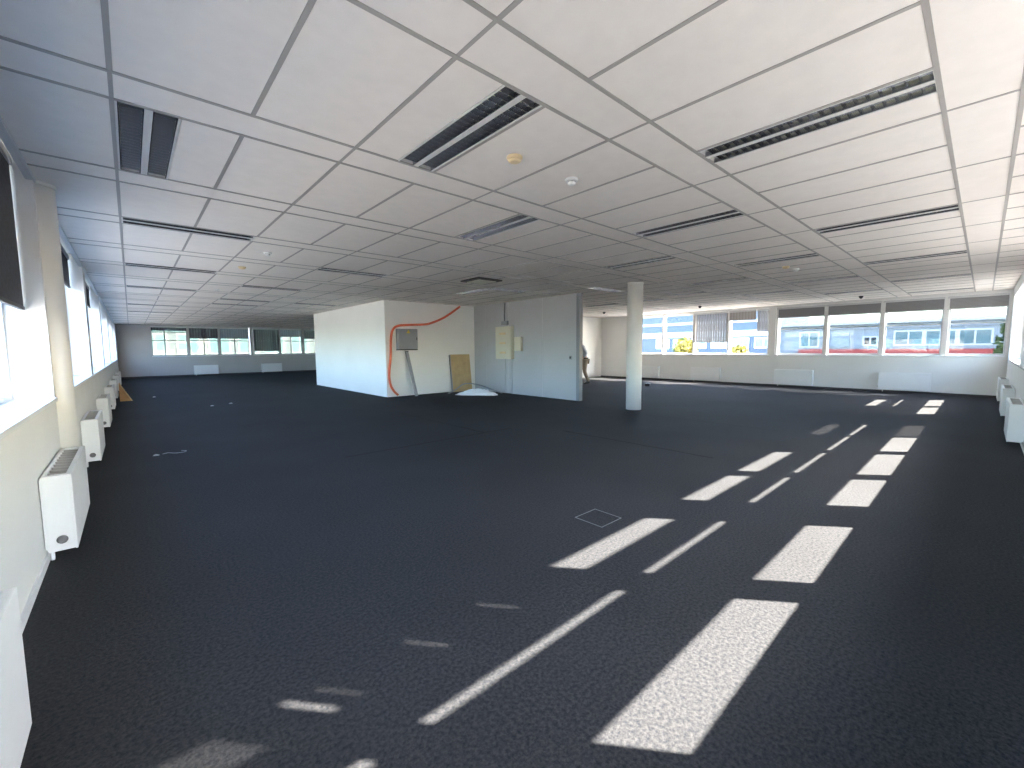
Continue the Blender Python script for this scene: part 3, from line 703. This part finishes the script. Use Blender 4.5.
# ------------------------------------------------------------------ person half hidden behind the partition
def skin_mesh(name, joints, edges, m, parent, sub=2, root_i=0):
    me = bpy.data.meshes.new(name); me.from_pydata([j[0] for j in joints], edges, [])
    o = bpy.data.objects.new(name, me); COL.objects.link(o); o.parent = parent
    sk = o.modifiers.new('skin', 'SKIN'); sk.use_smooth_shade = True
    if not me.skin_vertices: me.attributes  # layer is made by the modifier
    for i, j in enumerate(joints):
        v = me.skin_vertices[0].data[i]; r = j[1]; v.radius = r if isinstance(r, tuple) else (r, r); v.use_root = (i == root_i)
    ss = o.modifiers.new('sub', 'SUBSURF'); ss.levels = sub; ss.render_levels = sub
    me.materials.append(M_[m]); return o
def person(loc, rz):
    p = empty('person', loc, rz)     # faces local +y, left leg forward
    tag(p, 'person in pale grey shirt and tan trousers walking, half hidden behind the partition', 'person')
    J = [((0, 0, .98), (.15, .11)), ((0, .04, 1.16), (.14, .10)), ((0, .09, 1.33), (.165, .11)), ((0, .12, 1.45), (.10, .08)), ((0, .17, 1.53), .055), ((0, .21, 1.62), (.072, .085)), ((0, .22, 1.69), (.07, .085)), ((0, .215, 1.74), (.045, .055)),
         ((.185, .11, 1.41), .062), ((.24, .03, 1.16), .045), ((.245, .17, .95), .035), ((.245, .21, .88), (.018, .036)),
         ((-.185, .11, 1.41), .062), ((-.24, -.02, 1.18), .045), ((-.235, .13, 1.00), .035), ((-.23, .19, .94), (.018, .036)),
         ((.095, 0, .92), .09), ((.10, .16, .52), .062), ((.10, .19, .12), .042), ((.10, .30, .05), .035),
         ((-.095, 0, .92), .09), ((-.10, .02, .50), .062), ((-.10, -.14, .14), .042), ((-.10, -.06, .055), .035)]
    E_ = [(0, 1), (1, 2), (2, 3), (3, 4), (4, 5), (5, 6), (6, 7), (3, 8), (8, 9), (9, 10), (10, 11), (3, 12), (12, 13), (13, 14), (14, 15), (0, 16), (16, 17), (17, 18), (18, 19), (0, 20), (20, 21), (21, 22), (22, 23)]
    # five fingers on each hand
    for s_, w in ((1, 11), (-1, 15)):
        hx, hy, hz = J[w][0]
        for f, (dy, ln) in enumerate(((.028, .075), (.010, .085), (-.008, .08), (-.024, .062))):
            i = len(J); J.append(((hx, hy+dy, hz-.035), .009)); J.append(((hx-s_*.012, hy+dy+.008, hz-.035-ln*.55), .0085)); J.append(((hx-s_*.032, hy+dy+.012, hz-.035-ln), .0075))
            E_ += [(w, i), (i, i+1), (i+1, i+2)]
        i = len(J); J.append(((hx-s_*.01, hy+.045, hz-.005), .010)); J.append(((hx-s_*.018, hy+.07, hz-.045), .0085)); E_ += [(w, i), (i, i+1)]
    skin_mesh('body', J, E_, 'skin', p)
    Sh = [((0, 0, .98), (.165, .125)), ((0, .04, 1.16), (.155, .118)), ((0, .09, 1.33), (.178, .125)), ((0, .12, 1.46), (.115, .092)), ((.19, .11, 1.415), .076), ((.242, .03, 1.16), .06), ((.246, .145, .985), .048), ((-.19, .11, 1.415), .076), ((-.242, -.02, 1.18), .06), ((-.236, .10, 1.03), .048)]
    skin_mesh('shirt', Sh, [(0, 1), (1, 2), (2, 3), (3, 4), (4, 5), (5, 6), (3, 7), (7, 8), (8, 9)], 'shirt', p)
    Tr = [((0, 0, .97), (.160, .122)), ((.095, 0, .90), .105), ((.10, .16, .52), .078), ((.10, .19, .10), .058), ((-.095, 0, .90), .105), ((-.10, .02, .50), .078), ((-.10, -.135, .10), .055)]
    skin_mesh('trousers', Tr, [(0, 1), (1, 2), (2, 3), (0, 4), (4, 5), (5, 6)], 'trousers', p)
    MB().lathe([(.172, .985), (.176, 1.0), (.174, 1.025)], seg=28).build('belt', 'black', p).scale = (1, .78, 1)
    for x, y, z, t in ((.10, .24, 0, 0), (-.10, -.09, .0, .3)):
        sh = MB(); sh.prism([(-.10, 0), (.15, 0), (.16, .03), (.10, .065), (-.01, .105), (-.09, .10)], -.042, .042, 'x')
        o = sh.build('shoe', 'shoe', p, loc=(x, y, z), bevel=0.012); o.rotation_euler = (-t*0.5, 0, 0)
        if t: o.location.z = 0.035
    hr = MB(); prof = []
    hr.lathe([(.088, 1.66), (.094, 1.70), (.090, 1.75), (.066, 1.79), (.02, 1.805)], (0, 0, 0), 24)
    o = hr.build('hair', 'hair', p, loc=(0, .20, -.01)); o.scale = (.95, 1.08, 1)
    fc = MB(); fc.prism([(.280, 1.62), (.313, 1.605), (.280, 1.595)], -.012, .012, 'x')
    fc.build('nose', 'skin', p)
    for s_ in (1, -1):
        MB().lathe([(.004, -.006), (.010, 0), (.004, .006)], (s_*.032, .287, 1.645), 10, 'y').build('eye', 'black', p)
        MB().lathe([(.010, -.008), (.024, 0), (.010, .008)], (s_*.077, .21, 1.63), 12, 'x').build('ear', 'skin', p)
    MB().box(-.025, .025, .283, .291, 1.562, 1.57).build('mouth', 'orange', p)
    return p
person((12.84, 10.14, 0), math.radians(48))

# ------------------------------------------------------------------ outside
GZ = -3.6
struct(MB().box(-120, 160, -120, 160, GZ-0.3, GZ).build('ground', 'ground'), 'pale paved ground outside the windows', 'ground')
struct(MB().box(-14, 40, -70, -2.5, GZ, GZ+0.03).build('light_absorber', 'absorber'), 'dark asphalt slab added outside the right-hand windows', 'light_absorber')  # unseen dark slab added to reduce sun bounce onto the ceiling
def building(axis, t, out, a0, a1, z0, z1, depth, m, label, wins, bands=(), win_m='ext_pane', cols=()):
    root = empty('building', (t, (a0+a1)/2, GZ) if axis == 'y' else ((a0+a1)/2, t, GZ)); tag(root, label, 'building')
    ox, oy = root.location.x, root.location.y
    def bx(mb, p, q, d0, d1, lo, hi):
        u0, u1 = t+out*d0, t+out*d1
        if axis == 'y': mb.box(u0-ox, u1-ox, p-oy, q-oy, lo-GZ, hi-GZ)
        else: mb.box(p-ox, q-ox, u0-oy, u1-oy, lo-GZ, hi-GZ)
    mb = MB(); bx(mb, a0, a1, 0, depth, z0, z1); mb.build('walls', m, root)
    mb = MB(); bx(mb, a0-0.3, a1+0.3, -0.3, depth+0.3, z1, z1+0.25); mb.build('roof_edge', 'frame_pale', root)
    for (p, q, lo, hi, wm) in wins:
        f = MB(); e = 0.12
        bx(f, p, p+e, -0.08, 0, lo, hi); bx(f, q-e, q, -0.08, 0, lo, hi); bx(f, p+e, q-e, -0.08, 0, lo, lo+e); bx(f, p+e, q-e, -0.08, 0, hi-e, hi)
        bx(f, (p+q)/2-0.05, (p+q)/2+0.05, -0.08, 0, lo+e, hi-e)
        w = f.build('facade_window', 'frame_pale', root)
        g = MB(); bx(g, p+e, q-e, -0.03, 0, lo+e, hi-e); g.build('facade_pane', wm or win_m, w)
    for (p, q, lo, hi, bm_) in bands:
        g = MB(); bx(g, p, q, -0.15, 0, lo, hi); g.build('facade_band', bm_, root)
    return root
w = [(-0.4, 1.35, 1.35, 2.55, 'ext_pane'), (1.35, 3.1, 1.35, 2.55, 'ext_pane'), (3.1, 4.85, 1.35, 2.55, 'ext_pane'), (5.75, 6.75, 1.35, 2.15, 'ext_pane_dark'), (9.7, 11.2, 1.25, 2.65, 'ext_pane')]
building('y', 45, 1, -2.2, 13.2, GZ, 3.15, 10, 'facade_white', 'pale office building with red fascia seen through the right end windows', w,
         bands=((-1.0, 11.2, 0.62, 1.10, 'red'), (-1.0, 13.0, 2.75, 3.0, 'facade'), (7.6, 9.4, 1.3, 2.6, 'facade')))
w = [(14.2+2.2*k, 15.9+2.2*k, 1.2, 2.3, 'ext_pane') for k in range(6)]
building('y', 48, 1, 13.6, 30, GZ, 5.2, 10, 'facade_blue', 'blue clad building seen through the end windows left of the post', w, bands=((13.6, 30, 2.45, 3.1, 'facade_white'), (13.6, 30, 3.9, 4.2, 'facade')))
w = [(-2+3*k, 0.2+3*k, 1.0, 3.4, 'ext_band') for k in range(10)]
building('x', 62, 1, -12, 40, GZ, 5.0, 10, 'facade_far', 'pale building across the yard seen through the far windows', w, bands=((-12, 40, 3.6, 4.1, 'ext_band'), (-12, 40, 0.4, 0.7, 'ext_band')))
w = [(3+4*k, 5.5+4*k, 0.8, 2.6, 'ext_pane') for k in range(9)]
building('y', -32, -1, -6, 46, GZ, 2.6, 10, 'facade_left', 'low beige building outside the left windows', w)

def tree(x, y, h, r, leaf, label, group, seed):
    rnd = random.Random(seed); root = empty('tree', (x, y, GZ)); tag(root, label, 'tree', group)
    t = MB(); t.lathe([(0.16, 0), (0.11, h*0.45), (0.05, h*0.8)], seg=10); t.build('trunk', 'bark', root)
    mb = MB()
    for k in range(900):
        v = Vector((rnd.gauss(0, 1), rnd.gauss(0, 1), rnd.gauss(0, 1))).normalized() * (rnd.random()**0.4)
        c = Vector((v.x*r, v.y*r, h*0.70 + v.z*h*0.33)); s = rnd.uniform(0.14, 0.26)
        a = Vector((rnd.gauss(0, 1), rnd.gauss(0, 1), rnd.gauss(0, 1))).normalized(); bb = a.orthogonal().normalized(); cc = a.cross(bb)
        mb.bm.faces.new([mb.bm.verts.new(c+q) for q in (bb*s, cc*s*0.6, -bb*s, -cc*s*0.6)])
    mb.build('crown', leaf, root)
gt = 'yellow trees outside the end windows'
tree(33.0, 15.9, 5.6, 0.95, 'leaf_y', 'yellow autumn tree seen through the window second from the left', gt, 1)
tree(33.0, 11.9, 5.0, 0.85, 'leaf_y', 'yellow autumn tree seen low behind the white post window', gt, 2)
tree(36.0, 17.6, 5.6, 1.0, 'leaf_g', 'dark green tree left of the yellow tree outside', None, 3)
tree(36.0, -1.25, 6.6, 0.9, 'leaf_g', 'green tree at the right edge of the rightmost end window', None, 4)
